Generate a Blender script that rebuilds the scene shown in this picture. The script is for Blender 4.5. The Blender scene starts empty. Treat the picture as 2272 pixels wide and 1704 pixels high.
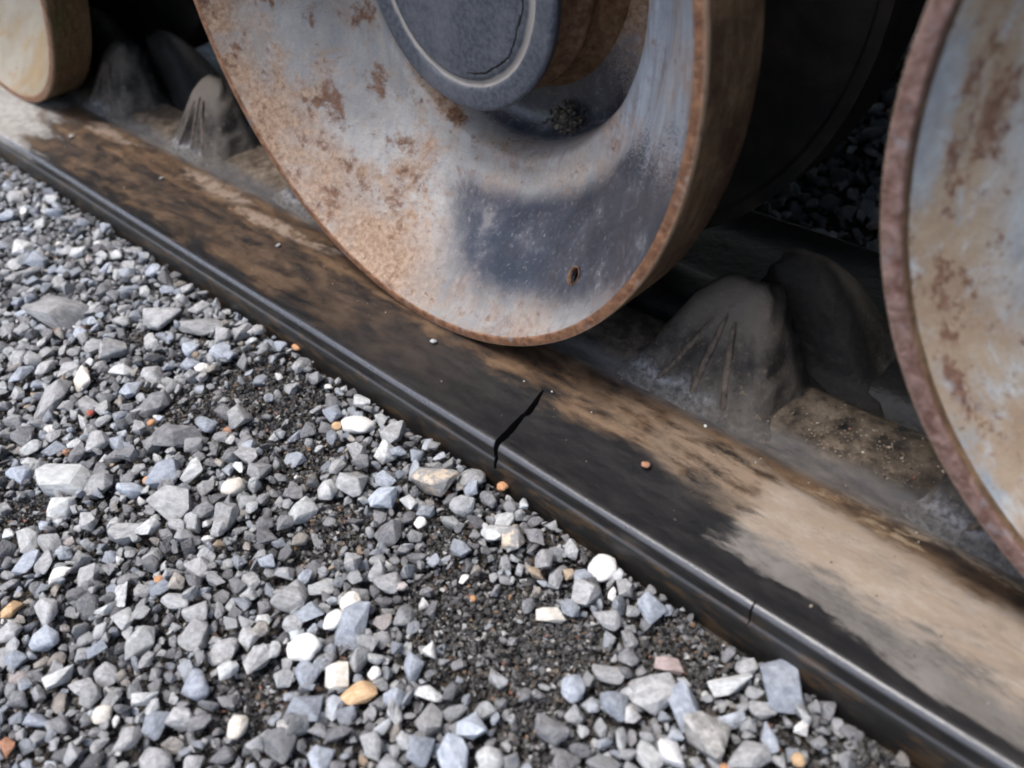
import bpy, bmesh, math, random
from mathutils import Vector, Matrix, noise

U = 0.15                      # radius of a road wheel in metres; lengths below are in wheel radii
scn = bpy.context.scene
R = math.radians

# ------------------------------------------------------------------ camera
cam_data = bpy.data.cameras.new('camera')
cam = bpy.data.objects.new('camera', cam_data)
scn.collection.objects.link(cam)
cr = Vector((0.71511981, 0.69409492, -0.08267953))
cu = Vector((-0.39968974, 0.50307335, 0.76626713))
cf = Vector((-0.57345599, 0.51492664, -0.63718034))
cp = Vector((1.89987, -1.37348, 1.62454)) * U
m = Matrix((cr, cu, -cf)).transposed().to_4x4()
m.translation = cp
cam.matrix_world = m
cam_data.sensor_width = 36.0
cam_data.lens = 1919.916 / 2272 * 36.0
cam_data.clip_start = 0.01
cam_data.clip_end = 500.0
cam_data.dof.use_dof = True
cam_data.dof.focus_distance = 2.55 * U
cam_data.dof.aperture_fstop = 9.0
scn.camera = cam

# ------------------------------------------------------------------ sky and sun (bright overcast day)
SUN_EL, SUN_AZ = 72.0, 205.0       # the sun stands in front of the track and to the left
world = bpy.data.worlds.new('World')
scn.world = world
world.use_nodes = True
wn = world.node_tree.nodes
wl = world.node_tree.links
wn.clear()
sky = wn.new('ShaderNodeTexSky')
sky.sky_type = 'NISHITA'
sky.sun_disc = False
sky.sun_elevation = R(SUN_EL)
sky.sun_rotation = R(SUN_AZ)
sky.air_density = 1.0
sky.dust_density = 3.5
sky.ozone_density = 0.6
bg = wn.new('ShaderNodeBackground')
bg.inputs['Strength'].default_value = 0.13
wo = wn.new('ShaderNodeOutputWorld')
wl.new(sky.outputs[0], bg.inputs[0])
wl.new(bg.outputs[0], wo.inputs[0])
sun_data = bpy.data.lights.new('sun', 'SUN')
sun_data.energy = 1.4
sun_data.angle = R(24)
sun_data.color = (1.0, 0.98, 0.955)
sun = bpy.data.objects.new('sun', sun_data)
scn.collection.objects.link(sun)
az = R(SUN_AZ)
sdir = Vector((math.sin(az) * math.cos(R(SUN_EL)), math.cos(az) * math.cos(R(SUN_EL)), math.sin(R(SUN_EL))))
sun.rotation_euler = (-sdir).to_track_quat('-Z', 'Y').to_euler()
sun.location = sdir * 5

vs = scn.view_settings
vs.view_transform = 'Standard'
vs.look = 'None'
vs.exposure = 1.0
vs.gamma = 1.0
vs.use_curve_mapping = False
scn.render.engine = 'CYCLES'
scn.cycles.use_denoising = True
scn.cycles.max_bounces = 4
scn.cycles.diffuse_bounces = 3
scn.cycles.glossy_bounces = 2
scn.cycles.caustics_reflective = False
scn.cycles.caustics_refractive = False
scn.cycles.use_adaptive_sampling = True
scn.cycles.adaptive_threshold = 0.03
scn.cycles.filter_width = 2.0

rng = random.Random(11)

# ------------------------------------------------------------------ object helpers
COL = scn.collection
def link(o, parent=None):
    COL.objects.link(o)
    if parent is not None:
        o.parent = parent
    return o
def empty(name, loc=(0, 0, 0)):
    o = bpy.data.objects.new(name, None)
    o.location = Vector(loc) * U
    o.empty_display_size = 0.05
    return link(o)
def tag(o, label=None, cat=None, group=None, kind=None):
    if label: o['label'] = label
    if cat: o['category'] = cat
    if group: o['group'] = group
    if kind: o['kind'] = kind
    return o
def mesh(name, verts, faces, smooth=True, angle=None, scale=U):
    me = bpy.data.meshes.new(name)
    me.from_pydata([(x * scale, y * scale, z * scale) for x, y, z in verts], [], faces)
    me.update()
    if smooth:
        me.polygons.foreach_set('use_smooth', [True] * len(me.polygons))
        if angle is not None:
            me.set_sharp_from_angle(angle=R(angle))
    return me
def obj(name, me, mat, parent=None, loc=(0, 0, 0)):
    o = bpy.data.objects.new(name, me)
    o.location = Vector(loc) * U
    if mat is not None and not me.materials:
        me.materials.append(mat)
    return link(o, parent)
def lathe(profile, seg=128, close=False, jitter=0.0, seed=0):
    """profile [(r, y)] turned round the y axis"""
    v, f = [], []
    n = len(profile)
    for i in range(seg):
        a = 2 * math.pi * i / seg
        ca, sa = math.cos(a), math.sin(a)
        for k, (r, y) in enumerate(profile):
            d = 0
            if jitter:
                d = jitter * min(1.0, max(0.0, (.955 - r) * 8)) * noise.noise(Vector((ca * r * 5 + seed, sa * r * 5, y * 5)))
            v.append(((r + d) * ca, y + d, (r + d) * sa))
    for i in range(seg):
        j = (i + 1) % seg
        for k in range(n - 1 if not close else n):
            l = (k + 1) % n
            f.append((i * n + k, j * n + k, j * n + l, i * n + l))
    return v, f
def fix_normals(me):
    bm = bmesh.new(); bm.from_mesh(me)
    bmesh.ops.remove_doubles(bm, verts=bm.verts, dist=1e-6)
    bmesh.ops.recalc_face_normals(bm, faces=bm.faces)
    bm.to_mesh(me); bm.free()
    return me
def dense(profile, step):
    out = [profile[0]]
    for a, b in zip(profile, profile[1:]):
        n = max(1, int(math.hypot(b[0] - a[0], b[1] - a[1]) / step))
        for i in range(1, n + 1):
            t = i / n
            out.append((a[0] + (b[0] - a[0]) * t, a[1] + (b[1] - a[1]) * t))
    return out
def rounded(pts, it=2):
    """corner cutting that keeps the end points"""
    for _ in range(it):
        q = [pts[0]]
        for a, b in zip(pts, pts[1:]):
            q.append((a[0] * .75 + b[0] * .25, a[1] * .75 + b[1] * .25))
            q.append((a[0] * .25 + b[0] * .75, a[1] * .25 + b[1] * .75))
        q.append(pts[-1])
        pts = q
    return pts

# ------------------------------------------------------------------ material helpers
class G:
    """small wrapper round a node tree"""
    def __init__(self, name):
        self.mat = bpy.data.materials.new(name)
        self.mat.use_nodes = True
        self.t = self.mat.node_tree
        self.t.nodes.clear()
        self.out = self.t.nodes.new('ShaderNodeOutputMaterial')
        self.bsdf = self.t.nodes.new('ShaderNodeBsdfPrincipled')
        self.t.links.new(self.bsdf.outputs[0], self.out.inputs[0])
        co = self.t.nodes.new('ShaderNodeTexCoord')
        self.co = self.vscale(co.outputs['Object'], 1 / U)
        sp = self.t.nodes.new('ShaderNodeSeparateXYZ')
        self.t.links.new(self.co, sp.inputs[0])
        self.x, self.y, self.z = sp.outputs
    def put(self, sock, v):
        if hasattr(v, 'is_linked') or isinstance(v, bpy.types.NodeSocket):
            self.t.links.new(v, sock)
        elif isinstance(v, (tuple, list)) and len(v) == 3 and sock.type == 'RGBA':
            sock.default_value = (*v, 1)
        else:
            sock.default_value = v
    def vscale(self, v, s):
        n = self.t.nodes.new('ShaderNodeVectorMath')
        if isinstance(s, tuple):
            n.operation = 'MULTIPLY'; n.inputs[1].default_value = s
        else:
            n.operation = 'SCALE'; n.inputs['Scale'].default_value = s
        self.t.links.new(v, n.inputs[0])
        return n.outputs[0]
    def vadd(self, v, w):
        n = self.t.nodes.new('ShaderNodeVectorMath'); n.operation = 'ADD'
        self.put(n.inputs[0], v); self.put(n.inputs[1], w)
        return n.outputs[0]
    def m(self, op, a, b=0.0, c=None, clamp=False):
        n = self.t.nodes.new('ShaderNodeMath'); n.operation = op; n.use_clamp = clamp
        self.put(n.inputs[0], a); self.put(n.inputs[1], b)
        if c is not None: self.put(n.inputs[2], c)
        return n.outputs[0]
    def noise(self, scale, detail=4.0, rough=0.55, vec=None, dist=0.0, out=0, w=None):
        n = self.t.nodes.new('ShaderNodeTexNoise')
        if w is not None:
            n.noise_dimensions = '4D'; n.inputs['W'].default_value = w
        self.t.links.new(vec if vec is not None else self.co, n.inputs['Vector'])
        n.inputs['Scale'].default_value = scale
        n.inputs['Detail'].default_value = detail
        n.inputs['Roughness'].default_value = rough
        n.inputs['Distortion'].default_value = dist
        return n.outputs[out]
    def voro(self, scale, vec=None, feature='F1', out='Distance', rand=1.0):
        n = self.t.nodes.new('ShaderNodeTexVoronoi'); n.feature = feature
        self.t.links.new(vec if vec is not None else self.co, n.inputs['Vector'])
        n.inputs['Scale'].default_value = scale
        n.inputs['Randomness'].default_value = rand
        return n.outputs[out]
    def step(self, v, lo, hi, smooth=True):
        """0 below lo, 1 above hi (lo > hi gives the inverse)"""
        n = self.t.nodes.new('ShaderNodeMapRange')
        n.interpolation_type = 'SMOOTHSTEP' if smooth else 'LINEAR'
        if lo > hi:
            n.inputs[1].default_value = hi; n.inputs[2].default_value = lo
            n.inputs[3].default_value = 1; n.inputs[4].default_value = 0
        else:
            n.inputs[1].default_value = lo; n.inputs[2].default_value = hi
        self.put(n.inputs[0], v)
        return n.outputs[0]
    def mix(self, f, a, b):
        n = self.t.nodes.new('ShaderNodeMix'); n.data_type = 'RGBA'
        self.put(n.inputs[0], f); self.put(n.inputs[6], a); self.put(n.inputs[7], b)
        return n.outputs[2]
    def ramp(self, f, stops):
        n = self.t.nodes.new('ShaderNodeValToRGB')
        el = n.color_ramp.elements
        while len(el) < len(stops): el.new(0.5)
        for e, (p, c) in zip(el, stops):
            e.position = p; e.color = (*c, 1)
        self.put(n.inputs[0], f)
        return n.outputs[0]
    def bump(self, h, strength, dist, normal=None):
        n = self.t.nodes.new('ShaderNodeBump')
        n.inputs['Strength'].default_value = strength
        n.inputs['Distance'].default_value = dist * U
        self.put(n.inputs['Height'], h)
        if normal is not None: self.put(n.inputs['Normal'], normal)
        return n.outputs[0]
    def done(self, color, rough, normal=None, metallic=0.0, spec=0.5):
        b = self.bsdf.inputs
        self.put(b['Base Color'], color); self.put(b['Roughness'], rough)
        self.put(b['Metallic'], metallic); self.put(b['Specular IOR Level'], spec)
        if normal is not None: self.put(b['Normal'], normal)
        return self.mat
    def mul(self, *a):
        r = a[0]
        for b in a[1:]: r = self.m('MULTIPLY', r, b)
        return r
    def mx(self, *a):
        r = a[0]
        for b in a[1:]: r = self.m('MAXIMUM', r, b)
        return r
    def inv(self, a): return self.m('SUBTRACT', 1.0, a)

# ------------------------------------------------------------------ materials
def wheel_mat(name, kind, seed):
    g = G(name)
    co = g.vadd(g.co, (seed, seed * .7, -seed))
    r = g.m('SQRT', g.m('ADD', g.m('MULTIPLY', g.x, g.x), g.m('MULTIPLY', g.z, g.z)))
    ang = g.m('MULTIPLY', g.m('ARCTAN2', g.z, g.x), 57.2958)
    big = g.noise(2.6, 5, .6, co)
    mid = g.noise(9, 6, .65, co)
    fine = g.noise(55, 4, .7, co)
    grit = g.noise(170, 2, .6, co)
    scr = g.noise(14, 4, .6, g.vscale(co, (3.0, 1, .35)))
    paint = g.mix(g.step(mid, .35, .7), (.020, .024, .036), (.045, .052, .072))
    # film of dried dust over the paint
    dust_skyc = g.mix(g.step(big, .35, .65), (.24, .226, .205), (.40, .385, .36))
    dust_skyc = g.mix(g.m('MULTIPLY', g.step(scr, .45, .7), .5), dust_skyc, (.20, .21, .24))
    stainc = g.mix(g.step(fine, .3, .7), (.21, .115, .062), (.40, .27, .175))
    rustc = g.mix(g.step(fine, .3, .7), (.085, .034, .015), (.19, .085, .036))
    if kind == 'mid':
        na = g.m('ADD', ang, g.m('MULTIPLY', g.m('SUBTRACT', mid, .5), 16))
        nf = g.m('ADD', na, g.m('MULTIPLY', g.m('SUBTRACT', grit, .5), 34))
        # dark reflection painted low on the dish, below the hub to lower right
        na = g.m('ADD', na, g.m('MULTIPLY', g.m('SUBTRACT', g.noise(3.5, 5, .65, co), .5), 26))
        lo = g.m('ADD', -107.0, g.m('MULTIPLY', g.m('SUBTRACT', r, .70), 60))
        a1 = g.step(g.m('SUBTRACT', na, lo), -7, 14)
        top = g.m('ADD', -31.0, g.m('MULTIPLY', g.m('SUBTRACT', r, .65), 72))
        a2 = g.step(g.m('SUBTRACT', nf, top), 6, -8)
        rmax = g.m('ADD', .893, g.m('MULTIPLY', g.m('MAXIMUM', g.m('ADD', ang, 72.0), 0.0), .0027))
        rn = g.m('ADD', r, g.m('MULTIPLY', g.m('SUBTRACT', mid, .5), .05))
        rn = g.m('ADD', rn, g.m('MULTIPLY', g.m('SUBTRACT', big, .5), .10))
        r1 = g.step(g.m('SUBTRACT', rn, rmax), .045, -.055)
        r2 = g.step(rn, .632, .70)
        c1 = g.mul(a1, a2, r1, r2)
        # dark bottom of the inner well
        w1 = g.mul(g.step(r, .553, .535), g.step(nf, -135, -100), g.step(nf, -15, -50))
        refl_and_well = g.mx(c1, w1)
        dust_skyc = g.mix(g.mul(g.step(ang, -62, -25), g.step(ang, 75, 40), .75), dust_skyc, g.mix(g.step(scr, .38, .62), (.23, .26, .31), (.40, .44, .50)))  # bluish sky reflection painted into the dust colour on the right side
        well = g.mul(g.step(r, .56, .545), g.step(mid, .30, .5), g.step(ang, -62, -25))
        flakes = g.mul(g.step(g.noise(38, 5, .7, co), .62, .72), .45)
        film = g.mul(g.inv(refl_and_well), .95)
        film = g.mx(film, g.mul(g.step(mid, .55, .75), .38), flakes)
        leftside = g.mx(g.step(ang, -86, -104), g.step(ang, 100, 150))
        band = g.mul(g.step(g.m('ADD', r, g.m('MULTIPLY', g.m('SUBTRACT', big, .5), .35)), .80, .93), leftside)
        patch = g.noise(4.5, 7, .74, co, .3)
        stain = g.mx(g.mul(band, g.step(patch, .26, .54), .95), g.mul(g.step(patch, .42, .64), g.mx(g.mul(leftside, .95), .55)), well)
        stain = g.mul(stain, g.inv(g.mul(refl_and_well, .9)))
        spots = g.mul(g.step(g.noise(8, 7, .72, co, .2), .52, .62), g.mx(g.mul(leftside, .95), .4))
        spots = g.mx(spots, g.mul(g.step(g.noise(30, 5, .72, co), .58, .66), g.step(patch, .40, .56), .85))
        spots = g.mul(spots, g.inv(g.mul(refl_and_well, .95)))
    elif kind == 'right':
        film = .97
        rr = g.m('ADD', r, g.m('MULTIPLY', g.m('SUBTRACT', big, .5), .16))
        band = g.mul(g.step(rr, .80, .88), g.step(rr, 1.0, .94))
        cb = g.t.nodes.new('ShaderNodeCombineXYZ')
        g.put(cb.inputs[0], g.m('MULTIPLY', r, 9.0)); g.put(cb.inputs[1], g.m('MULTIPLY', g.m('ABSOLUTE', ang), .055)); g.put(cb.inputs[2], seed)
        pol = cb.outputs[0]
        dust_skyc = g.mix(g.step(g.noise(1.2, 4, .6, pol), .40, .60), (.28, .30, .315), (.46, .475, .47))
        patch = g.noise(1.0, 7, .72, pol, .25)
        stain = g.mx(g.mul(band, g.step(patch, .42, .56), .85), g.mul(g.step(patch, .55, .64), .7))
        spots = g.mx(g.mul(g.step(g.noise(1.5, 8, .76, pol, .2), .545, .60), .92), g.mul(g.step(g.noise(26, 6, .75, co), .57, .63), g.step(patch, .45, .56), .9))
        rustc = g.mix(g.step(fine, .3, .7), (.10, .042, .026), (.22, .11, .065))
        stainc = g.mix(g.step(mid, .3, .7), (.27, .16, .075), (.37, .265, .16))
    else:
        dust_skyc = g.mix(g.step(big, .35, .65), (.25, .20, .125), (.34, .305, .24))
        film = .95
        stain = g.mul(g.step(g.noise(4, 6, .62, co, .4), .46, .6), .8)
        stainc = g.mix(g.step(mid, .3, .7), (.24, .155, .07), (.32, .225, .11))
        spots = g.mul(g.step(g.noise(8, 6, .6, co), .62, .70), .7)
        refl_and_well = 0.0
    col = g.mix(film, paint, dust_skyc)
    col = g.mix(stain, col, stainc)
    col = g.mix(spots, col, rustc)
    sv = g.noise(60, 2, .5, co)
    speck = g.mul(g.step(sv, .75, .78), g.step(g.noise(6, 4, .7, co), .52, .64))
    col = g.mix(g.mul(speck, .8), col, (.50, .47, .44))
    col = g.mix(g.mul(g.step(grit, .50, .72), .35), col, g.mix(.55, col, (.03, .025, .02)))
    col = g.mix(g.mul(g.step(fine, .55, .75), .22), col, (.45, .42, .39))
    rough = g.m('ADD', .20, g.m('MULTIPLY', film, .17))
    rough = g.m('ADD', rough, g.mul(g.mx(stain, spots), .28))
    rough = g.m('ADD', rough, g.mul(g.m('SUBTRACT', mid, .5), .2))
    nrm = g.bump(g.m('ADD', g.mul(fine, .7), g.m('ADD', g.mul(grit, .25), g.mul(big, 2.5))), .5, .007)
    return g.done(col, rough, nrm, 0.0, .55)

def rim_mat(name, seed, green=0.0, lip=((.12, .048, .022), (.34, .175, .095))):
    g = G(name)
    co = g.vadd(g.co, (seed, -seed, seed * .3))
    big = g.noise(3.2, 5, .6, co)
    fine = g.noise(34, 6, .7, co)
    streak = g.noise(7, 5, .6, g.vscale(co, (1, 7, 1)))
    tread = g.ramp(g.m('ADD', g.mul(big, .55), g.mul(streak, .45)),
                   [(.34, (.045, .025, .014)), (.47, (.125, .068, .034)), (.56, (.22, .135, .072)), (.66, (.075, .040, .020))])
    tread = g.mix(g.mul(g.step(g.noise(9, 7, .75, co), .48, .64), .7), tread, (.055, .028, .014))
    tread = g.mix(g.mul(g.step(fine, .52, .7), .5), tread, (.30, .21, .13))
    if green:
        tread = g.mix(g.mul(g.step(big, .45, .65), green), tread, (.10, .085, .025))
    lipc = g.mix(g.step(fine, .32, .68), lip[0], lip[1])
    lipc = g.mix(g.mul(g.step(g.noise(16, 4, .6, co), .58, .66), .6), lipc, (.25, .24, .245))
    edge = g.step(g.y, .012, .004)
    col = g.mix(edge, tread, lipc)
    r = g.m('SQRT', g.m('ADD', g.m('MULTIPLY', g.x, g.x), g.m('MULTIPLY', g.z, g.z)))
    worn = g.mul(g.step(g.y, .016, .010), g.step(g.y, -.001, .004), g.step(r, .990, .995), g.step(g.noise(20, 4, .6, co), .25, .45))  # lit edge of the rim lip painted as a pale line
    col = g.mix(g.mul(worn, .9), col, (.50, .35, .23))
    nrm = g.bump(g.m('ADD', g.mul(fine, 1.2), g.mul(streak, .4)), .9, .012)
    return g.done(col, .58, nrm, 0.0, .4)

def cap_mat():
    g = G('dusty_cap')
    r = g.m('SQRT', g.m('ADD', g.m('MULTIPLY', g.x, g.x), g.m('MULTIPLY', g.z, g.z)))
    ang = g.m('MULTIPLY', g.m('ARCTAN2', g.z, g.x), 57.2958)
    big = g.noise(5, 5, .6)
    fine = g.noise(60, 5, .7)
    col = g.mix(g.step(fine, .3, .7), (.045, .051, .063), (.115, .125, .146))
    col = g.mix(g.mul(g.step(big, .45, .7), .45), col, (.19, .19, .2))
    rn = g.m('ADD', r, g.m('MULTIPLY', g.m('SUBTRACT', g.noise(12, 3), .5), .012))
    ring = g.mul(g.step(rn, .284, .292), g.step(rn, .312, .303), g.step(g.noise(4, 4, .6), .30, .5))
    col = g.mix(g.mul(ring, .85), col, (.46, .41, .36))
    rc = g.m('ADD', r, g.m('MULTIPLY', g.m('SUBTRACT', g.noise(7, 6, .7), .5), .055))
    crack = g.mul(g.step(g.m('ABSOLUTE', g.m('SUBTRACT', rc, .268)), .0045, .0018), g.step(ang, -88, -76), g.step(ang, 40, 25))
    col = g.mix(crack, col, (.006, .006, .006))
    side = g.step(g.y, .010, .018)
    col = g.mix(side, col, (.03, .03, .034))
    speck = g.mul(g.step(g.voro(40), .09, .05), g.step(g.noise(9, 2), .5, .6))
    col = g.mix(g.mul(speck, .7), col, (.55, .5, .44))
    h = g.m('SUBTRACT', g.m('ADD', fine, g.mul(speck, 1.0)), g.mul(crack, 3))
    return g.done(col, .52, g.bump(h, .5, .005), 0.0, .4)

def neck_mat():
    g = G('rusty_neck')
    big = g.noise(5, 5, .6)
    fine = g.noise(40, 6, .7)
    col = g.ramp(g.m('ADD', g.mul(big, .5), g.mul(fine, .5)),
                 [(.3, (.04, .02, .011)), (.46, (.12, .058, .028)), (.6, (.24, .14, .075)), (.75, (.34, .23, .14))])
    return g.done(col, .65, g.bump(fine, .8, .01), 0.0, .35)

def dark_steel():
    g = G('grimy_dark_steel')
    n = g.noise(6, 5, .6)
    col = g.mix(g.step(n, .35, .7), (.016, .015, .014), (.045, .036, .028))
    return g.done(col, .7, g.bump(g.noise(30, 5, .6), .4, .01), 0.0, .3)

def track_mat():
    g = G('muddy_rubber')
    st = g.vscale(g.co, (1.0, 3.2, 3.2))
    big = g.noise(1.5, 5, .6, st)
    mid = g.noise(4.2, 6, .65, st, .3)
    med = g.noise(9, 6, .68, st)
    fine = g.noise(60, 5, .7)
    dirt = g.noise(26, 5, .7, st)
    iso = g.noise(20, 6, .72)
    soil = g.noise(5, 5, .62)
    x, y, z = g.x, g.y, g.z
    rubber = g.mix(g.step(med, .35, .7), (.0105, .0105, .0115), (.022, .021, .021))
    # thin brown film of mud; the outer half of the near end was rubbed clean
    yn = g.m('ADD', y, g.mul(g.m('SUBTRACT', mid, .5), .34))
    xn = g.m('ADD', x, g.mul(g.m('SUBTRACT', mid, .5), 1.4))
    far = g.step(xn, .55, -.7)
    lane = g.mul(g.step(yn, -.07, .03), g.step(yn, .27, .19))
    outer = g.mul(g.step(yn, -.26, -.16), far)
    blend = g.m('ADD', g.mul(mid, .62), g.mul(med, .38))
    film = g.mx(g.mul(outer, g.step(blend, .32, .62), .75), g.mul(lane, g.step(blend, .30, .58)))
    filmc = g.ramp(g.m('ADD', g.mul(blend, .75), g.mul(iso, .25)), [(.36, (.040, .022, .011)), (.5, (.085, .047, .022)), (.62, (.145, .090, .050)), (.74, (.22, .148, .090))])
    col = g.mix(film, rubber, filmc)
    # dried pale mud on the near end
    xe = g.m('ADD', x, g.m('ADD', g.mul(g.m('SUBTRACT', mid, .5), .26), g.mul(g.m('SUBTRACT', dirt, .5), .06)))
    ye = g.m('ADD', y, g.m('ADD', g.mul(g.m('SUBTRACT', mid, .5), .13), g.mul(g.m('SUBTRACT', dirt, .5), .035)))
    slant = g.m('MULTIPLY', g.m('SUBTRACT', x, 1.25), -.10)
    low = g.m('SUBTRACT', ye, g.m('ADD', -.165, slant))
    high = g.m('SUBTRACT', ye, g.m('ADD', .095, g.m('MULTIPLY', slant, .75)))
    cake = g.mul(g.step(xe, 1.20, 1.27), g.step(low, -.010, .012), g.step(high, .02, -.025))
    cakec = g.mix(g.step(g.m('ADD', low, g.mul(g.m('SUBTRACT', med, .5), .12)), .06, .13), (.15, .137, .124), (.35, .295, .238))
    cakec = g.mix(g.mul(g.step(g.m('ADD', g.mul(iso, .5), g.mul(dirt, .5)), .48, .64), .75), cakec, g.mix(.55, cakec, (.10, .085, .07)))
    cakec = g.mix(g.mul(g.step(soil, .52, .66), .45), cakec, (.25, .225, .205))
    thin = g.m('ADD', .45, g.mul(g.step(g.m('ADD', g.mul(mid, .5), g.mul(dirt, .5)), .36, .56), .5))
    col = g.mix(g.mul(cake, thin), col, cakec)
    tail = g.mul(g.step(xe, .40, 1.25), g.step(high, .04, -.03), g.step(low, .05, .14), g.step(med, .34, .60), .75)
    col = g.mix(tail, col, (.26, .195, .138))
    strip = g.mul(g.step(yn, .09, .12), g.step(yn, .2, .17), g.step(xn, 1.35, 1.6), g.step(dirt, .42, .55))
    col = g.mix(g.mul(strip, .6), col, (.36, .28, .185))
    # pale flakes of dried mud further along
    for (px, py, w, h) in ((-2.52, .09, .22, .05), (-1.5, .09, .28, .055), (-.95, .055, .26, .035)):
        d = g.m('SQRT', g.m('ADD', g.m('POWER', g.m('ABSOLUTE', g.m('DIVIDE', g.m('SUBTRACT', xn, px - .02), w)), 2.0),
                                   g.m('POWER', g.m('ABSOLUTE', g.m('DIVIDE', g.m('SUBTRACT', ye, py), h)), 2.0)))
        col = g.mix(g.mul(g.step(d, 1.25, .45), g.step(iso, .30, .55), .7), col, (.33, .255, .195))
    heap_x = g.m('ADD', xn, g.mul(y, 1.2))
    col = g.mix(g.mul(g.step(heap_x, -2.85, -3.30), g.step(y, .30, .15), .88), col, g.mix(g.step(iso, .35, .6), (.27, .26, .24), (.42, .41, .385)))
    # worn grey strip beside the guide horns and dust in the trough between them
    worn = g.mul(g.step(y, .125, .165), g.step(g.m('ADD', y, g.mul(g.m('SUBTRACT', soil, .5), .09)), .255, .20))
    col = g.mix(g.mul(worn, .8), col, g.mix(g.step(med, .3, .7), (.05, .048, .047), (.12, .115, .11)))
    saddle = g.mul(g.step(g.m('ADD', y, g.mul(g.m('SUBTRACT', soil, .5), .10)), .195, .27), g.step(g.m('ADD', y, g.mul(g.m('SUBTRACT', mid, .5), .1)), .47, .42), g.step(iso, .30, .50))
    col = g.mix(g.mul(saddle, .8), col, g.ramp(g.m('ADD', g.mul(iso, .6), g.mul(soil, .4)), [(.36, (.045, .035, .024)), (.48, (.125, .095, .065)), (.58, (.21, .165, .12)), (.68, (.32, .27, .21))]))
    side = g.step(z, -.02, -.05)
    sidec = g.mix(g.mul(g.step(med, .5, .62), .7), (.018, .017, .016), (.085, .05, .022))
    col = g.mix(g.mul(side, .9), col, sidec)
    soft = g.mx(g.mul(film, .6), cake, worn, saddle)
    lipm = g.mx(g.mul(g.step(y, -.264, -.270), g.step(z, -.016, -.011)), g.mul(g.step(z, -.058, -.054), g.step(z, -.047, -.051), g.step(y, -.27, -.279), .55))
    lipm = g.mul(lipm, g.inv(cake))
    lipm = g.mul(lipm, g.step(xn, -3.35, -3.05))
    col = g.mix(g.mul(lipm, .8), col, (.085, .087, .097))  # sky highlight along the lip painted as a paler blue-grey
    rough = g.m('ADD', .42, g.mul(soft, .4))
    rough = g.m('ADD', rough, g.mul(g.m('SUBTRACT', med, .5), .22))
    rough = g.m('SUBTRACT', rough, g.mul(lipm, .14))
    h = g.m('ADD', g.mul(fine, .35), g.mul(iso, g.m('ADD', .15, g.mul(g.step(y, .19, .24), 1.6))))
    nrm = g.bump(h, .6, .008)
    return g.done(col, rough, nrm, 0.0, g.m('ADD', .42, g.mul(lipm, .4)))

def horn_mat():
    g = G('dusty_horn_rubber')
    st = g.noise(9, 6, .65)
    fine = g.noise(55, 5, .7)
    big = g.noise(3, 4, .6)
    col = g.mix(g.step(st, .3, .7), (.026, .023, .021), (.125, .108, .090))
    col = g.mix(g.mul(g.step(g.noise(26, 6, .75), .52, .66), .8), col, (.022, .020, .020))
    col = g.mix(g.mul(g.step(fine, .56, .68), .6), col, (.24, .18, .12))
    # dust settled along the foot and the crown
    foot = g.mul(g.step(g.m('ADD', g.z, g.mul(g.m('SUBTRACT', st, .5), .12)), .075, .02), g.step(g.y, -.05, -.10), g.step(g.x, .13, .02))
    col = g.mix(g.mul(foot, g.step(fine, .30, .62), .85), col, (.31, .30, .30))
    join = g.step(g.m('ADD', g.z, g.mul(g.m('SUBTRACT', st, .5), .05)), .030, .012)
    col = g.mix(g.mul(join, .8), col, g.mix(g.step(fine, .3, .7), (.05, .046, .042), (.13, .115, .098)))
    crown = g.mul(g.step(g.m('ADD', g.z, g.mul(g.m('SUBTRACT', st, .5), .16)), .12, .26), .75)
    col = g.mix(crown, col, (.165, .140, .114))
    # shade painted as black on the half turned to the middle of the track
    shade_half = g.step(g.m('ADD', g.y, g.mul(g.m('SUBTRACT', st, .5), .08)), .02, .075)
    col = g.mix(g.mul(shade_half, .93), col, g.mix(g.step(fine, .3, .7), (.008, .008, .008), (.020, .018, .016)))
    return g.done(col, .72, g.bump(g.m('ADD', fine, g.mul(st, .8)), .6, .012), 0.0, .35)

def rib_mat():
    g = G('rib_rubber')
    n = g.noise(24, 5, .7)
    return g.done(g.mix(g.step(n, .35, .65), (.035, .029, .025), (.15, .115, .088)), .7, g.bump(n, .5, .006), 0.0, .3)

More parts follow.
